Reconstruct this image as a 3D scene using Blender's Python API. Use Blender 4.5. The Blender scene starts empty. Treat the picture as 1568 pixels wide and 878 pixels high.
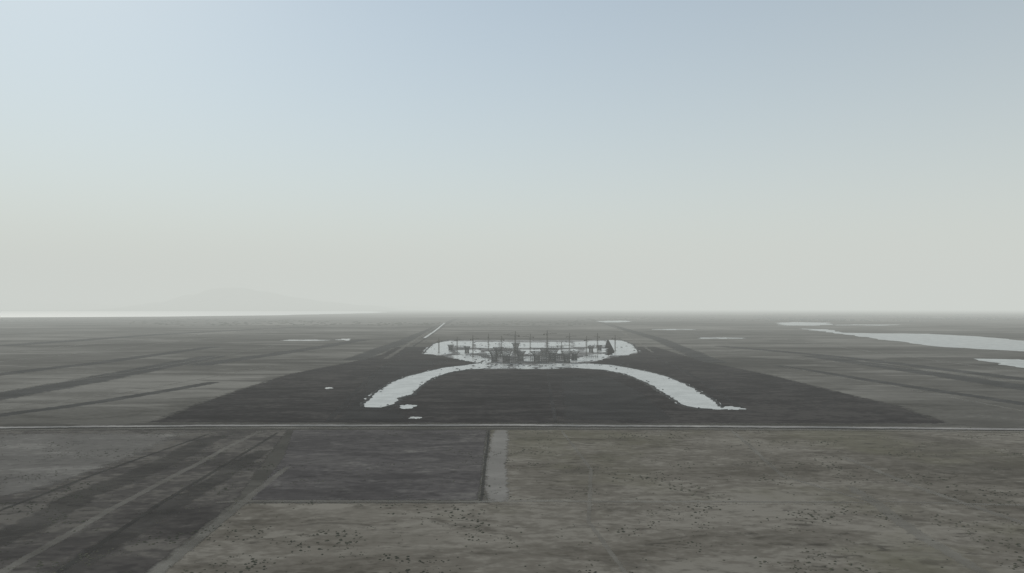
import bpy, math, random
from mathutils import Vector, noise
random.seed(7)
scene=bpy.context.scene
H=120.0; F=1120.0; P=math.atan(33/1120.0)
# ---------- survey helper: ground-plan point (metres) from bearing/depression ----------
def G(u,v):
    cx=(u-784)/F; cy=(439-v)/F
    y=math.cos(P)-math.sin(P)*cy; z=math.sin(P)+math.cos(P)*cy
    t=H/(-z); return (cx*t,y*t)
# ---------- world / sun ----------
EL=math.radians(36); AZ=math.radians(-36)
w=bpy.data.worlds.new("World"); scene.world=w; w.use_nodes=True
nt=w.node_tree; bg=nt.nodes["Background"]
sky=nt.nodes.new("ShaderNodeTexSky"); sky.sky_type='NISHITA'; sky.sun_disc=False
sky.sun_elevation=EL; sky.sun_rotation=AZ; sky.altitude=2200; sky.air_density=1.2; sky.dust_density=1.8; sky.ozone_density=0.2
tm=nt.nodes.new("ShaderNodeMix"); tm.data_type='RGBA'; tm.blend_type='MULTIPLY'; tm.inputs[0].default_value=1; tm.inputs[7].default_value=(.96,1.03,.97,1)
nt.links.new(sky.outputs[0],tm.inputs[6]); nt.links.new(tm.outputs[2],bg.inputs[0]); bg.inputs[1].default_value=0.12
sd=Vector((math.sin(AZ)*math.cos(EL),math.cos(AZ)*math.cos(EL),math.sin(EL)))
sl=bpy.data.lights.new("sun","SUN"); sl.energy=3.7; sl.angle=math.radians(0.5); sl.color=(1,0.93,0.83)
so=bpy.data.objects.new("sun",sl); so.rotation_euler=(-sd).to_track_quat('-Z','Y').to_euler(); scene.collection.objects.link(so)
scene.view_settings.view_transform='Standard'; scene.view_settings.look='None'; scene.view_settings.exposure=0
# ---------- camera ----------
cd=bpy.data.cameras.new("camera"); cam=bpy.data.objects.new("camera",cd); scene.collection.objects.link(cam)
cd.sensor_width=36; cd.lens=36*F/1568; cd.clip_end=300000; cd.clip_start=1
cam.location=(0,0,H); cam.rotation_euler=(math.pi/2+P,0,0); scene.camera=cam
# ---------- node helpers ----------
class N:
    def __init__(s,m): s.t=m.node_tree
    def n(s,ty,**k):
        x=s.t.nodes.new(ty)
        for a,b in k.items(): setattr(x,a,b)
        return x
    def l(s,a,b): s.t.links.new(a,b)
    def math(s,op,a,b=0.0,clamp=False):
        x=s.n("ShaderNodeMath",operation=op); x.use_clamp=clamp
        for i,q in enumerate((a,b)):
            if isinstance(q,(int,float)): x.inputs[i].default_value=q
            else: s.l(q,x.inputs[i])
        return x.outputs[0]
    def noise(s,scale,detail=6,rough=.55,off=(0,0,0),sx=1,sy=1,rot=0,dist=0):
        g=s.n("ShaderNodeNewGeometry"); mp=s.n("ShaderNodeMapping")
        mp.inputs['Location'].default_value=off; mp.inputs['Rotation'].default_value=(0,0,rot)
        mp.inputs['Scale'].default_value=(scale*sx,scale*sy,scale)
        s.l(g.outputs['Position'],mp.inputs['Vector'])
        x=s.n("ShaderNodeTexNoise"); x.inputs['Scale'].default_value=1; x.inputs['Detail'].default_value=detail
        x.inputs['Roughness'].default_value=rough; x.inputs['Distortion'].default_value=dist
        s.l(mp.outputs[0],x.inputs['Vector']); return x.outputs[0]
    def rng(s,v,a,b,c=0,d=1):
        x=s.n("ShaderNodeMapRange",interpolation_type='SMOOTHSTEP')
        s.l(v,x.inputs[0])
        for i,q in enumerate((a,b,c,d)): x.inputs[i+1].default_value=q
        return x.outputs[0]
    def mix(s,f,a,b):
        x=s.n("ShaderNodeMix",data_type='RGBA')
        if isinstance(f,(int,float)): x.inputs[0].default_value=f
        else: s.l(f,x.inputs[0])
        for i,q in ((6,a),(7,b)):
            if isinstance(q,tuple): x.inputs[i].default_value=(*q,1)
            else: s.l(q,x.inputs[i])
        return x.outputs[2]
def soil(name,dark,mid,light,alpha=None,seed=0.0,fields=False,spots=0.0,mid_scale=45,rot=0.0,tint=None,k=1.0,cheap=False,blotch=0.0):
    m=bpy.data.materials.new(name); m.use_nodes=True; h=N(m); b=m.node_tree.nodes["Principled BSDF"]
    b.inputs['Roughness'].default_value=0.95; b.inputs['Specular IOR Level'].default_value=0.0
    o=(seed*13.1,seed*7.7,0)
    n2=h.noise(1/mid_scale,5,.65,o,rot=rot,sx=.5,dist=.6)
    if cheap: v=n2
    else:
        n1=h.noise(1/420,3,.55,o); n3=h.noise(1/6.0,2,.6,o,sx=.7)
        v=h.math('ADD',h.math('ADD',h.math('MULTIPLY',n1,.3),h.math('MULTIPLY',n2,.45)),h.math('MULTIPLY',n3,.25))
    c=h.mix(h.rng(v,.5-.11/k,.5),dark,mid); c=h.mix(h.rng(v,.5,.5+.11/k),c,light)
    if tint:
        t=h.noise(1/150,4,.6,(o[0]+31,5,0)); c=h.mix(h.math('MULTIPLY',h.rng(t,.5,.68),.5),c,tint)
    if fields:
        g=h.n("ShaderNodeNewGeometry"); mp=h.n("ShaderNodeMapping"); mp.inputs['Rotation'].default_value=(0,0,math.radians(-3.5))
        mp.inputs['Scale'].default_value=(1/900,1/1500,1)
        nn=h.n("ShaderNodeTexNoise"); nn.inputs['Scale'].default_value=.0006
        h.l(g.outputs['Position'],nn.inputs['Vector']); va=h.n("ShaderNodeVectorMath",operation='MULTIPLY_ADD')
        h.l(nn.outputs[1],va.inputs[0]); va.inputs[1].default_value=(500,500,0); h.l(g.outputs['Position'],va.inputs[2])
        h.l(va.outputs[0],mp.inputs['Vector'])
        vo=h.n("ShaderNodeTexVoronoi",distance='CHEBYCHEV'); vo.inputs['Scale'].default_value=1; vo.inputs['Randomness'].default_value=.75
        h.l(mp.outputs[0],vo.inputs['Vector'])
        sp=h.n("ShaderNodeSeparateColor"); h.l(vo.outputs['Color'],sp.inputs[0])
        st=h.noise(1/900,6,.68,(3,8,0),sx=.35); s2=h.noise(1/160,5,.7,(13,8,0),sx=.3)
        c=h.mix(h.math('MULTIPLY',h.rng(sp.outputs[0],.0,.9),.45),c,dark)
        c=h.mix(h.math('MULTIPLY',h.rng(st,.53,.64),.6),c,tuple(x*1.45 for x in light))
        c=h.mix(h.math('MULTIPLY',h.rng(st,.49,.38),.7),c,tuple(x*.55 for x in dark))
        c=h.mix(h.math('MULTIPLY',h.rng(s2,.54,.62),.45),c,tuple(x*1.4 for x in light))
        c=h.mix(h.math('MULTIPLY',h.rng(s2,.46,.38),.6),c,tuple(x*.5 for x in dark))
    if blotch:
        q1=h.noise(1/95,6,.72,(o[0]+3,44,0),sx=.6,dist=.8); q2=h.noise(1/22,5,.7,(o[0]+63,4,0),sx=.5,dist=.5)
        c=h.mix(h.math('MULTIPLY',h.rng(q1,.47,.36),blotch),c,tuple(x*.62 for x in dark))
        c=h.mix(h.math('MULTIPLY',h.rng(q1,.55,.66),blotch*.7),c,tuple(x*1.15 for x in light))
        c=h.mix(h.math('MULTIPLY',h.rng(q2,.44,.34),blotch),c,tuple(x*.6 for x in dark))
        c=h.mix(h.math('MULTIPLY',h.rng(q2,.57,.66),blotch*.7),c,tuple(x*1.2 for x in light))
    if spots:
        s1=h.noise(1/9.0,4,.75,(o[0]+9,2,0),sx=.4); s2=h.noise(1/70.0,3,.6,(o[0]+19,2,0),sx=.6)
        f=h.math('MULTIPLY',h.rng(s1,.54,.66),h.rng(s2,.42,.6))
        c=h.mix(h.math('MULTIPLY',f,spots),c,tuple(x*.5 for x in dark))
    h.l(c,b.inputs['Base Color'])
    if alpha is not None:
        at=h.n("ShaderNodeAttribute",attribute_name="edge")
        e=h.math('ADD',at.outputs['Fac'],h.math('MULTIPLY',h.math('SUBTRACT',h.noise(1/9.0,3,.65,(o[0]+4,9,0)),.5),1.2))
        h.l(h.math('MULTIPLY',h.rng(e,.35,.75),alpha),b.inputs['Alpha'])
    return m
# ---------- mesh helpers ----------
def mk(name,vs,fs,mat,attr=None,parent=None,smooth=False):
    me=bpy.data.meshes.new(name); me.from_pydata(vs,[],fs); me.materials.append(mat)
    if attr is not None:
        a=me.attributes.new("edge",'FLOAT','POINT'); a.data.foreach_set("value",attr)
    if smooth: me.shade_smooth()
    me.update(); o=bpy.data.objects.new(name,me); scene.collection.objects.link(o)
    if parent: o.parent=parent
    return o
def empty(name,loc=(0,0,0)):
    o=bpy.data.objects.new(name,None); o.location=loc; scene.collection.objects.link(o); return o
def rows(name,rw,mat,z,soft=6,parent=None,rsoft=None):
    """rw: list of (uL,vL,uR,vR) from near to far"""
    R=[(Vector(G(a,b)),Vector(G(c,d))) for a,b,c,d in rw]
    rsoft=rsoft or soft
    out=[]
    for i in range(len(R)-1):
        n=6
        for k in range(n): 
            t=k/n; out.append((R[i][0].lerp(R[i+1][0],t),R[i][1].lerp(R[i+1][1],t),1))
    out.append((*R[-1],0)); a=out[0]; out[0]=(a[0],a[1],0)
    L=(out[1][0]-a[0]).length; t=min(.9,rsoft/max(L,.01)); out.insert(1,(a[0].lerp(out[1][0],t),a[1].lerp(out[1][1],t),1))
    L=(out[-1][0]-out[-2][0]).length; t=1-min(.9,rsoft/max(L,.01)); out.insert(-1,(out[-2][0].lerp(out[-1][0],t),out[-2][1].lerp(out[-1][1],t),1))
    vs=[];at=[];fs=[]
    for l,r,e in out:
        s=min(.4,soft/max((r-l).length,.01))
        for t in (0,s,.5,1-s,1):
            q=l.lerp(r,t); vs.append((q.x,q.y,z)); at.append(0 if t in (0,1) else e)
    for j in range(len(out)-1):
        for i in range(4):
            k=j*5+i; fs.append((k,k+1,k+6,k+5))
    return mk(name,vs,fs,mat,at,parent)
def ribbon(name,pts,wd,mat,z,parent=None,px=True):
    p=[Vector(G(*q)) if px else Vector(q) for q in pts]
    q=[]
    for i in range(len(p)-1):
        n=max(2,int((p[i+1]-p[i]).length/25))
        n=min(n,80)
        for k in range(n): q.append(p[i].lerp(p[i+1],k/n))
    q.append(p[-1]); vs=[];at=[];fs=[]
    for i,c in enumerate(q):
        d=(q[min(i+1,len(q)-1)]-q[max(i-1,0)]).normalized(); s=Vector((-d.y,d.x))
        j=(noise.noise(Vector((c.x/60,c.y/60,wd)))*.3)*min(wd,25)
        for t,e in ((-.7,0),(-.2,1),(.2,1),(.7,0)):
            r=c+s*(t*wd+j); vs.append((r.x,r.y,z)); at.append(e if 0<i<len(q)-1 else e*.7)
    for i in range(len(q)-1):
        for k in range(3): a=i*4+k; fs.append((a,a+1,a+5,a+4))
    return mk(name,vs,fs,mat,at,parent)
def blob(name,px,mat,z,parent=None,jit=.06,step=7,world=False):
    p=[Vector(q) if world else Vector(G(*q)) for q in px]; vs=[]
    per=0
    for i in range(len(p)):
        a=p[i];b=p[(i+1)%len(p)]; L=(b-a).length; n=max(1,min(60,int(L/step)))
        d=(b-a).normalized() if L else Vector((1,0)); s=Vector((-d.y,d.x)); am=min(step*1.2,L*jit+step*.25)
        for k in range(n):
            c=a.lerp(b,k/n); c=c+s*(noise.noise(Vector((c.x/step/1.7,c.y/step/1.7,3.3)))*am*1.4)
            vs.append((c.x,c.y,z))
    return mk(name,vs,[tuple(range(len(vs)))],mat,None,parent)
def pond(u,v,du,dv,mat,z,name="pond",parent=None,n=44):
    px=[]
    for i in range(n):
        a_=2*math.pi*i/n; q=1+.75*noise.noise(Vector((math.cos(a_)*1.6+u,math.sin(a_)*1.6+v,1)))+.35*noise.noise(Vector((math.cos(a_)*5+u,math.sin(a_)*5,4)))
        px.append((u+du*q*math.cos(a_),v+dv*q*math.sin(a_)))
    vs=[(*G(*p_),z) for p_ in px]
    return mk(name,vs,[tuple(range(n))],mat,None,parent)
# ---------- ground ----------
GR=100000
m_ground=soil("salt_flat_soil",(.068,.064,.056),(.108,.103,.091),(.170,.163,.146),fields=True,seed=1)
xs=sorted(set([s_*GR*(k/24)**2 for k in range(25) for s_ in (-1,1)])); ys=[-3000,0,400,800]+[800+(GR-800)*(k/36)**2 for k in range(1,37)]
gv=[(x,y,0) for y in ys for x in xs]; nx=len(xs)
mk("ground",gv,[(j*nx+i,j*nx+i+1,(j+1)*nx+i+1,(j+1)*nx+i) for j in range(len(ys)-1) for i in range(nx-1)],m_ground)
# ---------- haze layer: thin absorbing air, its own emission stands in for scattered daylight ----------
SIG=8.3e-5; AIR=(.605,.632,.60)
mh=bpy.data.materials.new("emissive_haze_air"); mh.use_nodes=True; t=mh.node_tree; t.nodes.clear()
out=t.nodes.new("ShaderNodeOutputMaterial"); va_=t.nodes.new("ShaderNodeVolumeAbsorption")
va_.inputs['Color'].default_value=(0,0,0,1); va_.inputs['Density'].default_value=SIG
em=t.nodes.new("ShaderNodeEmission"); em.inputs[0].default_value=(*AIR,1); em.inputs[1].default_value=SIG
ad=t.nodes.new("ShaderNodeAddShader"); t.links.new(va_.outputs[0],ad.inputs[0]); t.links.new(em.outputs[0],ad.inputs[1])
t.links.new(ad.outputs[0],out.inputs['Volume'])
a,b0,b1,c0,c1=GR*1.05,-4000,GR*1.05,-30,3700
mk("haze",[(-a,b0,c0),(a,b0,c0),(a,b1,c0),(-a,b1,c0),(-a,b0,c1),(a,b0,c1),(a,b1,c1),(-a,b1,c1)],
   [(3,2,1,0),(4,5,6,7),(0,1,5,4),(1,2,6,5),(2,3,7,6),(3,0,4,7)],mh)
# ---------- soils ----------
m_fgR=soil("dry_grass_soil",(.094,.084,.068),(.140,.127,.106),(.205,.190,.162),.97,2,spots=.8,tint=(.118,.112,.074),k=1.4,blotch=.5)
m_fgL=soil("grey_clay_soil",(.058,.053,.054),(.088,.081,.080),(.15,.142,.132),.95,3,spots=.7,k=1.4,blotch=.4)
m_fgD=soil("dark_clay_soil",(.042,.038,.037),(.070,.064,.060),(.125,.116,.103),.92,4,spots=.6,k=1.4,blotch=.4)
m_pale=soil("pale_salt_soil",(.11,.104,.096),(.16,.152,.14),(.24,.23,.21),.75,5,spots=.5)
m_path=soil("path_gravel",(.19,.182,.168),(.215,.206,.19),(.25,.24,.222),.85,27,cheap=True)
m_track=soil("compacted_track",(.17,.162,.142),(.21,.2,.177),(.27,.26,.23),.4,6,cheap=True)
m_road=soil("gravel_road",(.20,.197,.19),(.26,.25,.24),(.33,.32,.30),.95,7,cheap=True)
m_volc=soil("volcanic_gravel",(.015,.013,.014),(.027,.024,.025),(.052,.047,.045),.98,8,k=1.5,mid_scale=30,spots=.5,blotch=.5)
m_volc2=soil("volcanic_gravel_old",(.025,.024,.026),(.038,.037,.038),(.060,.058,.058),.6,9,cheap=True)
m_strip=soil("dark_strip_soil",(.034,.034,.034),(.05,.05,.05),(.075,.074,.072),.7,10,cheap=True)
m_strip2=soil("dark_band_soil",(.036,.034,.032),(.05,.047,.044),(.08,.075,.07),.45,28,cheap=True)
m_ditch=soil("ditch_earth",(.03,.03,.03),(.045,.043,.04),(.06,.06,.055),.55,11,cheap=True)
# foreground fields
rows("grassland_field",[(110,980,2600,980),(240,878,2200,878),(372,769,1960,769)],m_fgR,.05,6)
rows("grassland_field",[(742,775,1975,775),(746,658,1680,658)],m_fgR,.06,6)
rows("clay_field",[(-900,1000,90,1000),(-600,878,235,878),(-300,769,368,769),(0,658,446,658)],m_fgD,.05,7)
rows("clay_field",[(375,768,738,768),(430,700,745,700),(445,658,749,658)],m_fgL,.14,5)
rows("salt_patch",[(-300,790,60,760),(-200,720,230,700),(-60,662,310,662)],m_pale,.09,30)
ribbon("dirt_track",[(760,769),(764,700),(767,659)],17,m_path,.24)
ribbon("drainage_ditch",[(736,768),(743,710),(749,659)],2.4,m_ditch,.26)
ribbon("dirt_track",[(330,770),(372,768),(735,769),(800,768),(1330,770)],5,m_track,.22)
ribbon("dirt_track",[(220,895),(372,769),(440,715)],6,m_track,.18)
ribbon("dirt_track",[(-20,890),(180,775),(360,680),(400,660)],6,m_track,.17)
ribbon("dirt_track",[(1300,745),(1350,780),(1510,880)],9,m_track,.18)
ribbon("dirt_track",[(1290,700),(1400,745),(1600,812)],6,m_track,.19)
ribbon("dirt_track",[(860,660),(905,720),(900,800),(960,880)],3,m_track,.21)
ribbon("dirt_track",[(1120,660),(1200,730),(1330,768),(1600,775)],4,m_track,.21)
ribbon("drainage_ditch",[(60,895),(240,775),(425,663)],4,m_ditch,.2)
ribbon("drainage_ditch",[(-20,790),(150,725),(320,665)],4,m_ditch,.21)
ribbon("dark_field_strip",[(-80,860),(130,760),(340,668)],26,m_strip2,.12)
ribbon("dark_field_strip",[(60,900),(230,795),(400,690)],18,m_strip2,.13)
# perimeter road
ribbon("perimeter_road",[(-120,657),(300,653),(784,652),(1200,655),(1700,660)],11,m_road,.72)
ribbon("perimeter_road",[(-120,661),(300,657),(784,656.5),(1200,659),(1700,664)],7,m_track,.70)
ribbon("drainage_ditch",[(-120,658.8),(300,655),(784,654.2),(1200,657),(1700,661.5)],3,m_ditch,.74)
ribbon("drainage_ditch",[(200,650),(784,649),(1480,651.5)],5,m_ditch,.68)
# volcanic gravel apron
rows("gravel_apron",[(205,648,1480,650),(275,622,1395,622),(340,600,1300,600),(430,573,1195,575),(530,554,1095,555),(575,543,1050,543),(600,531,1010,531)],m_volc,.08,32,rsoft=8)
rows("gravel_apron",[(500,646,640,646),(545,600,600,600),(560,570,640,570),(600,552,700,552)],m_volc2,.14,20)
rows("gravel_apron",[(850,646,1050,646),(850,600,990,600),(850,576,940,576)],m_volc2,.14,20)
ribbon("dirt_track",[(502,646),(560,585),(600,552),(680,500)],9,m_volc2,.2)
ribbon("dirt_track",[(850,646),(838,570)],5,m_volc2,.2)
ribbon("dirt_track",[(1140,628),(1060,575),(1000,545)],9,m_volc2,.2)
# mid-ground strips and tracks
for pts,wd in (([(-60,618),(120,586),(330,545)],75),([(-60,580),(150,556),(330,531)],50),([(1240,545),(1400,568),(1620,602)],65),([(1190,560),(1380,590),(1640,630)],30),([(1100,530),(1300,548),(1600,585)],50),([(540,552),(620,522),(700,488)],60),([(1095,556),(1010,520),(900,488)],60),([(-60,645),(180,612),(330,585)],28),([(300,560),(470,535),(560,520)],60),([(0,530),(250,512),(480,500)],110)):
    ribbon("dark_field_strip",pts,wd,m_strip,.1)
for pts,wd in (([(-60,560),(90,545),(300,520),(460,505)],16),([(-60,545),(200,522),(420,503)],22),([(0,600),(200,570),(420,530)],6),([(590,550),(640,518),(690,488)],14),([(1000,540),(940,500),(900,484)],10),([(1160,545),(1350,560),(1600,590)],9),([(1200,520),(1400,548),(1620,578)],12),([(-50,632),(200,600),(420,560)],7),([(1620,640),(1400,598),(1200,562)],7),([(560,505),(900,503),(1180,505)],22),([(100,495),(500,492),(900,490),(1300,492)],60)):
    ribbon("dirt_track",pts,wd,m_track,.16)
# ---------- water ----------
def water(name,base,rough,bump=.02):
    m=bpy.data.materials.new(name); m.use_nodes=True; h=N(m); b=m.node_tree.nodes["Principled BSDF"]
    n=h.noise(1/30,5,.6); h.l(h.mix(h.rng(n,.35,.65),tuple(x*.75 for x in base),base),b.inputs['Base Color'])
    b.inputs['Roughness'].default_value=rough; b.inputs['IOR'].default_value=1.33
    return m
m_lake=water("lake_water",(.48,.49,.46),.47)
m_far=water("open_lake_water",(.8,.8,.76),.62)  # pale lake, base colour whitened further to imitate sun glitter
m_flood=water("flooded_slab",(.45,.46,.44),.27)
m_wet=soil("wet_earth",(.06,.06,.062),(.16,.16,.157),(.34,.34,.33),None,14,k=2.0,mid_scale=20)
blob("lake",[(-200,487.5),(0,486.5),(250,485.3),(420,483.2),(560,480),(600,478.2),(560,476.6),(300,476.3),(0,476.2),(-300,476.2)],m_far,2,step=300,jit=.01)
blob("lake",[(1222,503.5),(1290,512),(1360,522),(1430,531),(1500,535),(1700,545),(1700,528),(1568,522.5),(1500,516),(1420,511.5),(1350,511),(1290,510),(1270,505)],m_lake,.8,step=40,jit=.03)
blob("lake",[(1188,495),(1200,499),(1240,499),(1276,497.5),(1270,494.5),(1215,493.5)],m_lake,.8,step=60)
blob("pond",[(1490,550),(1520,556),(1580,567),(1700,590),(1700,562),(1560,551)],m_lake,.8,step=15)
pond(940,492.7,26,1.2,m_lake,.8); pond(472,521.6,30,.8,m_lake,.8); pond(528,520.6,11,1.1,m_lake,.8); pond(1102,518.3,30,1.0,m_lake,.8)
pond(503,595.3,6,1.3,m_lake,.8); pond(636,641,9,1.6,m_lake,.8); pond(1030,505,24,.6,m_lake,.8); pond(1330,498,40,.7,m_lake,.8)
ribbon("canal",[(650,518),(665,508),(682,494)],8,m_lake,.8)
# ---------- airport terminal (abandoned, flooded) ----------
T=empty("airport_terminal")
def edge_wall(px,name,wd=5,hh=1.6,step=9):
    p=[Vector(G(*q)) for q in px]; vs=[];fs=[];q=[]
    for i in range(len(p)-1):
        n=max(1,int((p[i+1]-p[i]).length/step))
        for k in range(n): q.append(p[i].lerp(p[i+1],k/n))
    q.append(p[-1])
    for i,c in enumerate(q):
        d=(q[min(i+1,len(q)-1)]-q[max(i-1,0)]).normalized(); s=Vector((-d.y,d.x)); c=c+s*noise.noise(Vector((c.x/14,c.y/14,0)))*4
        hz=hh*(.6+.8*abs(noise.noise(Vector((c.x/20,c.y/20,5)))))
        w2=wd*(.5+.7*abs(noise.noise(Vector((c.x/15,c.y/15,9)))))
        for t,z in ((-1,0),(-.3,hz),(.3,hz),(1,0)): r=c+s*w2*t; vs.append((r.x,r.y,z))
    for i in range(len(q)-1):
        for k in range(3): a=i*4+k; fs.append((a,a+1,a+5,a+4))
    return mk(name,vs,fs,m_ditch2,None,T)
m_ditch2=soil("dark_berm_earth",(.035,.035,.037),(.05,.05,.05),(.08,.08,.078),None,15)
armLo=[(553,624),(562,612),(580,597),(600,585),(625,576),(650,570),(680,563),(710,560),(735,556),(742,552)]
armLi=[(750,565),(715,567),(690,571),(672,577),(655,585),(643,595),(632,605),(612,611),(606,620),(585,625)]
blob("left_pier_slab",armLo+armLi,m_flood,.45,T,jit=.05)
armRo=[(850,557),(900,557),(935,559),(965,564),(1000,571),(1025,578),(1050,588),(1068,598),(1085,608),(1100,618),(1106,625)]
armRi=[(1090,628),(1068,627),(1045,622),(1030,612),(1010,600),(995,590),(975,581),(955,573),(925,567.5),(890,565),(850,563.5)]
blob("right_pier_slab",armRo+armRi,m_flood,.45,T,jit=.05)
pond(622,623,14,2.6,m_flood,.47,"pier_puddle",T); pond(1118,626,20,2.4,m_flood,.47,"pier_puddle",T)
edge_wall(armLo,"berm"); edge_wall(list(reversed(armLi)),"berm"); edge_wall(armRo,"berm"); edge_wall(list(reversed(armRi)),"berm")
# head: wet earth base + flooded bays
head=[(742,566),(858,566),(900,556),(940,548),(978,541),(968,528),(950,521),(690,521),(664,527),(648,541),(690,548),(725,554)]
blob("head_earth_base",head,m_wet,.40,T,step=12)
bays=[[(648,542),(672,544),(692,542),(686,535),(694,528),(690,522),(668,526),(654,533)],
[(692,523),(694,531),(724,533),(726,523)],[(727,524),(727,533),(764,534),(764,524)],[(766,524),(767,533),(788,534),(788,525)],
[(794,525),(794,533),(836,533),(836,525)],[(840,524),(840,534),(876,533),(876,525)],[(878,524),(880,532),(929,531),(927,522)],
[(929,521),(933,532),(938,539),(924,546),(960,544),(978,539),(967,528),(953,522)],
[(690,545),(700,550),(722,555),(742,559),(757,553),(735,546),(712,543)],
[(698,537),(704,543),(738,541),(734,536)],[(743,539),(750,547),(784,545),(782,538)],[(798,536),(800,542),(828,543),(828,536)],
[(843,537),(850,544),(887,542),(882,535)],[(888,549),(905,554),(932,549),(927,542),(900,544)],
[(880,556),(860,552),(890,548),(907,553)],[(746,557),(750,565),(782,565),(780,558)],[(784,559),(788,565.5),(820,565.5),(817,559)],[(822,558),(824,565.5),(854,565),(854,557)],
[(893,534),(900,541),(927,540),(927,533)],[(798,547),(803,554),(824,554),(822,546)]]
for i,bb in enumerate(bays): blob("flooded_bay",bb,m_flood,.52+i*.004,T,step=9,jit=.1)
edge_wall([(648,542),(662,527),(690,520),(784,519.5),(950,520),(970,528),(979,541)],"berm",4,2,12)
edge_wall([(690,534),(784,535),(880,534),(930,534)],"berm",4,2.4,12)
# ---------- steel ----------
def steelmat(name,c,r=.6,mt=.3):
    m=bpy.data.materials.new(name); m.use_nodes=True; h=N(m); b=m.node_tree.nodes["Principled BSDF"]
    n=h.noise(.8,4); h.l(h.mix(h.rng(n,.35,.65),tuple(x*.6 for x in c),c),b.inputs['Base Color']); b.inputs['Roughness'].default_value=r; b.inputs['Metallic'].default_value=mt; return m
m_steel=steelmat("weathered_steel",(.12,.115,.11)); m_crane=steelmat("crane_paint",(.16,.14,.11)); m_conc=steelmat("concrete",(.3,.3,.28),.9,0)
class B:
    def __init__(s): s.v=[];s.f=[]
    def beam(s,p,q,t,t2=None):
        p=Vector(p);q=Vector(q);d=(q-p).normalized(); u=d.cross(Vector((0,0,1)))
        if u.length<.01: u=Vector((1,0,0))
        u.normalize(); w_=d.cross(u); t2=t2 or t; n=len(s.v)
        for c,tt in ((p,t),(q,t2)):
            for a_,b_ in ((-1,-1),(1,-1),(1,1),(-1,1)): s.v.append(tuple(c+u*a_*tt/2+w_*b_*tt/2))
        s.f+=[(n,n+1,n+5,n+4),(n+1,n+2,n+6,n+5),(n+2,n+3,n+7,n+6),(n+3,n,n+4,n+7),(n+3,n+2,n+1,n),(n+4,n+5,n+6,n+7)]
    def truss(s,p,q,w0,w1,t,n,tri=False):
        p=Vector(p);q=Vector(q);d=(q-p).normalized(); u=d.cross(Vector((0,0,1)))
        if u.length<.01: u=Vector((1,0,0))
        u.normalize(); x=d.cross(u)
        def c(i):
            k=i/n; ww=w0+(w1-w0)*k; o=p.lerp(q,k); return [o+u*a_*ww/2+x*b_*ww/2 for a_,b_ in ((-1,-1),(1,-1),(1,1),(-1,1))]
        for i in range(n):
            a_=c(i);b_=c(i+1)
            for j in range(4):
                s.beam(a_[j],b_[j],t); s.beam(a_[j],b_[(j+1)%4] ,t*.6); s.beam(a_[j],a_[(j+1)%4],t*.6)
def crane(u,v,h,jib,ang):
    x,y=G(u,v); E=empty("tower_crane",(x,y,0)); b=B()
    b.truss((0,0,0),(0,0,h),2.5,2.5,.6,int(h/4)); mk("mast",b.v,b.f,m_crane,None,E)
    d=Vector((math.cos(ang),math.sin(ang),0)); b=B(); b.truss(Vector((0,0,h))+d*2,Vector((0,0,h))+d*jib,1.8,1.0,.25,int(jib/5)); mk("jib",b.v,b.f,m_crane,None,E)
    b=B(); b.truss(Vector((0,0,h))-d*1.5,Vector((0,0,h))-d*16,1.8,1.8,.25,4); b.beam(Vector((0,0,h-1.5))-d*15,Vector((0,0,h-1.5))-d*12,2.4); mk("counter_jib",b.v,b.f,m_crane,None,E)
    b=B(); b.truss((0,0,h),(0,0,h+9),2,.6,.35,3); b.beam((0,0,h+9),Vector((0,0,h+1))+d*jib*.7,.2); b.beam((0,0,h+9),Vector((0,0,h+1))-d*15,.2); mk("apex_and_ties",b.v,b.f,m_crane,None,E)
    b=B(); s=Vector((-d.y,d.x,0)); b.beam(s*1.6+Vector((0,0,h-3)),s*1.6+Vector((0,0,h-.5)),2); mk("cab",b.v,b.f,m_conc,None,E)
    b=B(); b.beam((0,0,0),(0,0,1.2),7); mk("footing",b.v,b.f,m_conc,None,E)
for a_ in ((789,553,58,46,2.2),(838,546,56,42,.9),(724,547,44,38,1.2),(768,546,42,38,2.0),(898,545,40,36,1.1),(915,541,44,36,1.8),(860,551,32,30,.7),(700,540,34,30,1.2),(812,540,42,34,2.2),(942,538,36,30,.8),(672,541,32,30,1.3),(748,538,40,32,1.6),(872,537,40,34,.9)):
    crane(*a_)
def funnel(u,v,h,rb,rt,cover=.0):
    x,y=G(u,v); E=empty("funnel_column",(x,y,0)); b=B(); n=20; L=6
    def pt(i,k):
        z=k/L; r=rb*(1-.25*math.sin(z*math.pi*.6))+(rt-rb)*z**2.6; a_=2*math.pi*i/n; return Vector((r*math.cos(a_),r*math.sin(a_)*.9,h*z))
    for k in range(L):
        for i in range(n):
            b.beam(pt(i,k),pt(i+1,k+1),.42); b.beam(pt(i+1,k),pt(i,k+1),.42); b.beam(pt(i,k+1),pt(i+1,k+1),.4)
    mk("lattice",b.v,b.f,m_steel,None,E)
    b=B()
    for i in range(n): b.beam(Vector(pt(i,0))*1.05,Vector(pt(i+1,0))*1.05+Vector((0,0,0)),1.6)
    mk("ring_footing",b.v,b.f,m_conc,None,E)
for a_ in ((757,555,26,7,15),(775,557,30,8,17),(797,553,22,7,14),(822,555,24,7,15),(846,554,28,8,17),(868,556,26,7,14),(880,552,20,6,12),(763,547,24,7,15),(833,547,22,7,13),(715,541,18,6,11),(905,540,18,6,11),(690,537,16,6,11),(918,537,15,6,10),(790,539,24,7,13)):
    funnel(*a_)
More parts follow.
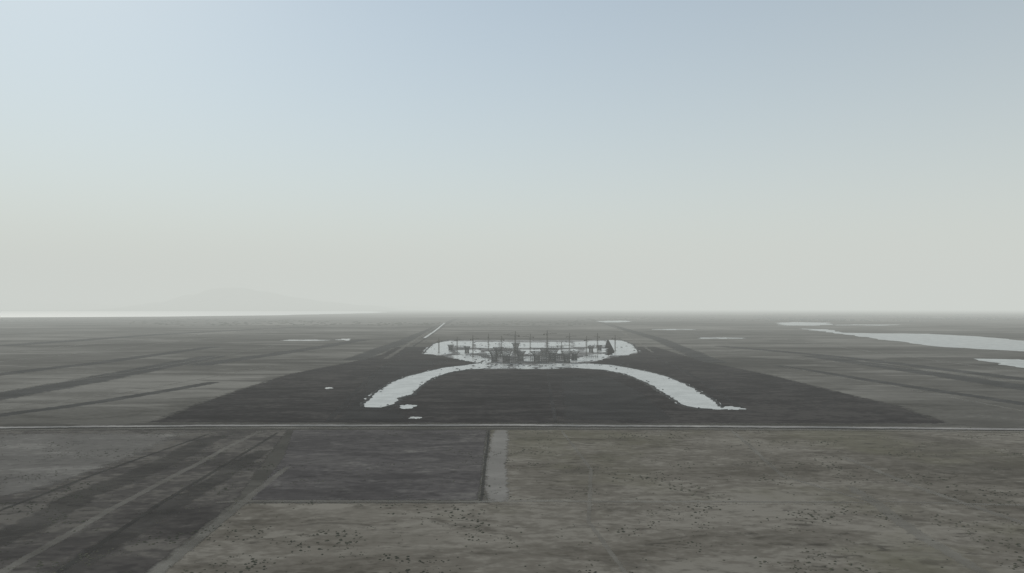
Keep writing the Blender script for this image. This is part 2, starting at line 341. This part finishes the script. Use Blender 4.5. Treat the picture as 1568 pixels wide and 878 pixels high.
# scaffolds and low core walls
def scaffold(u,v,lx,ly,h):
    x,y=G(u,v); b=B(); nx=max(2,int(lx/5)); ny=max(2,int(ly/6)); nz=max(1,int(h/4))
    for i in range(nx+1):
        for j in range(ny+1):
            if random.random()<.85: b.beam((i*5-lx/2,j*6-ly/2,0),(i*5-lx/2,j*6-ly/2,h*random.uniform(.6,1.1)),.45)
    for k in range(1,nz+1):
        for j in range(ny+1): b.beam((-lx/2,j*6-ly/2,k*4),(lx/2,j*6-ly/2,k*4),.35)
        if random.random()<.6: b.beam((-lx/2*random.random()-1,0,k*4),(lx/2*random.random()+1,0,k*4),1.0)
    o=mk("scaffolding",b.v,b.f,m_steel); o.location=(x,y,0)
for a_ in ((760,550,40,20,14),(785,556,36,18,12),(826,557,40,18,14),(850,550,40,24,12),(872,552,30,20,10),(735,548,34,14,8),(812,551,30,18,10),(905,548,30,14,7),(780,536,50,14,9),(850,535,50,14,9),(700,532,50,12,6),(920,531,50,12,6)):
    scaffold(*a_)
# rubble mounds around the slabs
vs=[];fs=[]
def clump(x,y,r,h,n=6):
    k=len(vs); a0=random.random()*6
    for ring,(rr,zz) in enumerate(((1,0),(.75,.55))):
        for i in range(n):
            a_=a0+2*math.pi*i/n; q=r*rr*random.uniform(.7,1.25); vs.append((x+q*math.cos(a_),y+q*math.sin(a_),h*zz*random.uniform(.7,1.2)))
    vs.append((x,y,h))
    for i in range(n):
        j=(i+1)%n; fs.append((k+i,k+j,k+n+j,k+n+i)); fs.append((k+n+i,k+n+j,k+2*n))
for i in range(420):
    u=random.choice((random.uniform(650,975),random.gauss(805,55))); v=random.uniform(522,566)
    if abs(u-812)>170: continue
    x,y=G(u,v); clump(x,y,random.uniform(1.5,5),random.uniform(.8,2.6))
for i in range(200):
    arm=random.choice((armLo,armLi,armRo,armRi)); k=random.randrange(len(arm)-1); t=random.random()
    u=arm[k][0]*(1-t)+arm[k+1][0]*t+random.gauss(0,4); v=arm[k][1]*(1-t)+arm[k+1][1]*t+random.gauss(0,2)
    x,y=G(u,v); clump(x,y,random.uniform(1,3.0),random.uniform(.5,1.6))
mk("rubble",list(vs),list(fs),m_ditch2)
# ---------- scrub ----------
vs.clear(); fs.clear()
cnt=0
while cnt<7000:
    y=random.uniform(290,740); x=random.uniform(-.85,.85)*y
    n=noise.noise(Vector((x/45,y/45,1)))+.6*noise.noise(Vector((x/14,y/14,4)))
    if n<.16 and random.random()>.06: continue
    r=random.uniform(.2,.8)*(1.4 if n>.35 else 1); clump(x,y,r,r*random.uniform(.3,.6)+.1,5); cnt+=1
m_scrub=soil("scrub_foliage",(.05,.05,.036),(.07,.07,.05),(.10,.096,.07),None,20,cheap=True)
mk("scrub",list(vs),list(fs),m_scrub)
# ---------- distant tree masses and town ----------
vs.clear(); fs.clear()
for i in range(9000):
    y=random.uniform(5000,26000); x=random.uniform(-.8,.8)*y
    n=noise.noise(Vector((x/1800,y/3500,2)))+.4*noise.noise(Vector((x/500,y/900,2)))
    if n<.1 : continue
    if x<-.05*y and 8500<y: continue
    clump(x,y,random.uniform(6,26),random.uniform(3,8),5)
for i in range(1600):   # wooded far shore of the lake
    y=random.uniform(29000,33000); x=-y*random.uniform(.12,.8); clump(x,y,random.uniform(60,200),random.uniform(10,22),5)
mk("distant_trees",list(vs),list(fs),m_scrub)
b=B()
for i in range(1500):
    y=random.uniform(6500,15000); x=y*random.uniform(.33,.8)
    if noise.noise(Vector((x/900,y/1500,7)))<.05: continue
    s=random.uniform(8,26); b.beam((x-s,y,s*.2),(x+s,y,s*.2),random.uniform(5,12))
mk("distant_town",b.v,b.f,m_conc)
# ---------- mountain ----------
def mountain(name,D,prof,depth,seed):
    vs=[];fs=[];nx=160;ny=14
    u0,u1=prof[0][0],prof[-1][0]
    def hh(u):
        for (a_,va),(b_,vb) in zip(prof,prof[1:]):
            if a_<=u<=b_:
                t=(u-a_)/(b_-a_); t=t*t*(3-2*t); return va+(vb-va)*t
        return 0
    for i in range(nx+1):
        u=u0+(u1-u0)*i/nx; x=(u-784)/F*D
        for j in range(ny+1):
            s=j/ny*2-1; e=max(0,1-abs(s)); y=D+s*depth
            n=noise.fractal(Vector((x/2500,y/2500,seed)),1,2,5)
            vs.append((x,y,(hh(u)*D/F+ (80 if hh(u)>.5 else 0))*e**1.2*(1+.18*n)-5))
    for i in range(nx):
        for j in range(ny): k=i*(ny+1)+j; fs.append((k,k+1,k+ny+2,k+ny+1))
    mk(name,vs,fs,m_mtn,None,None,True)
m_mtn=soil("mountain_rock",(.07,.08,.06),(.1,.1,.08),(.15,.14,.12),None,22,mid_scale=900)
mountain("mountain",38000,[(170,0),(240,9),(290,20),(330,30),(362,33),(400,28),(450,18),(500,11),(560,5),(620,0)],5000,1)
mountain("hills",50000,[(-200,0),(-50,8),(60,10),(170,6),(300,9),(600,5),(700,0)],4000,4)
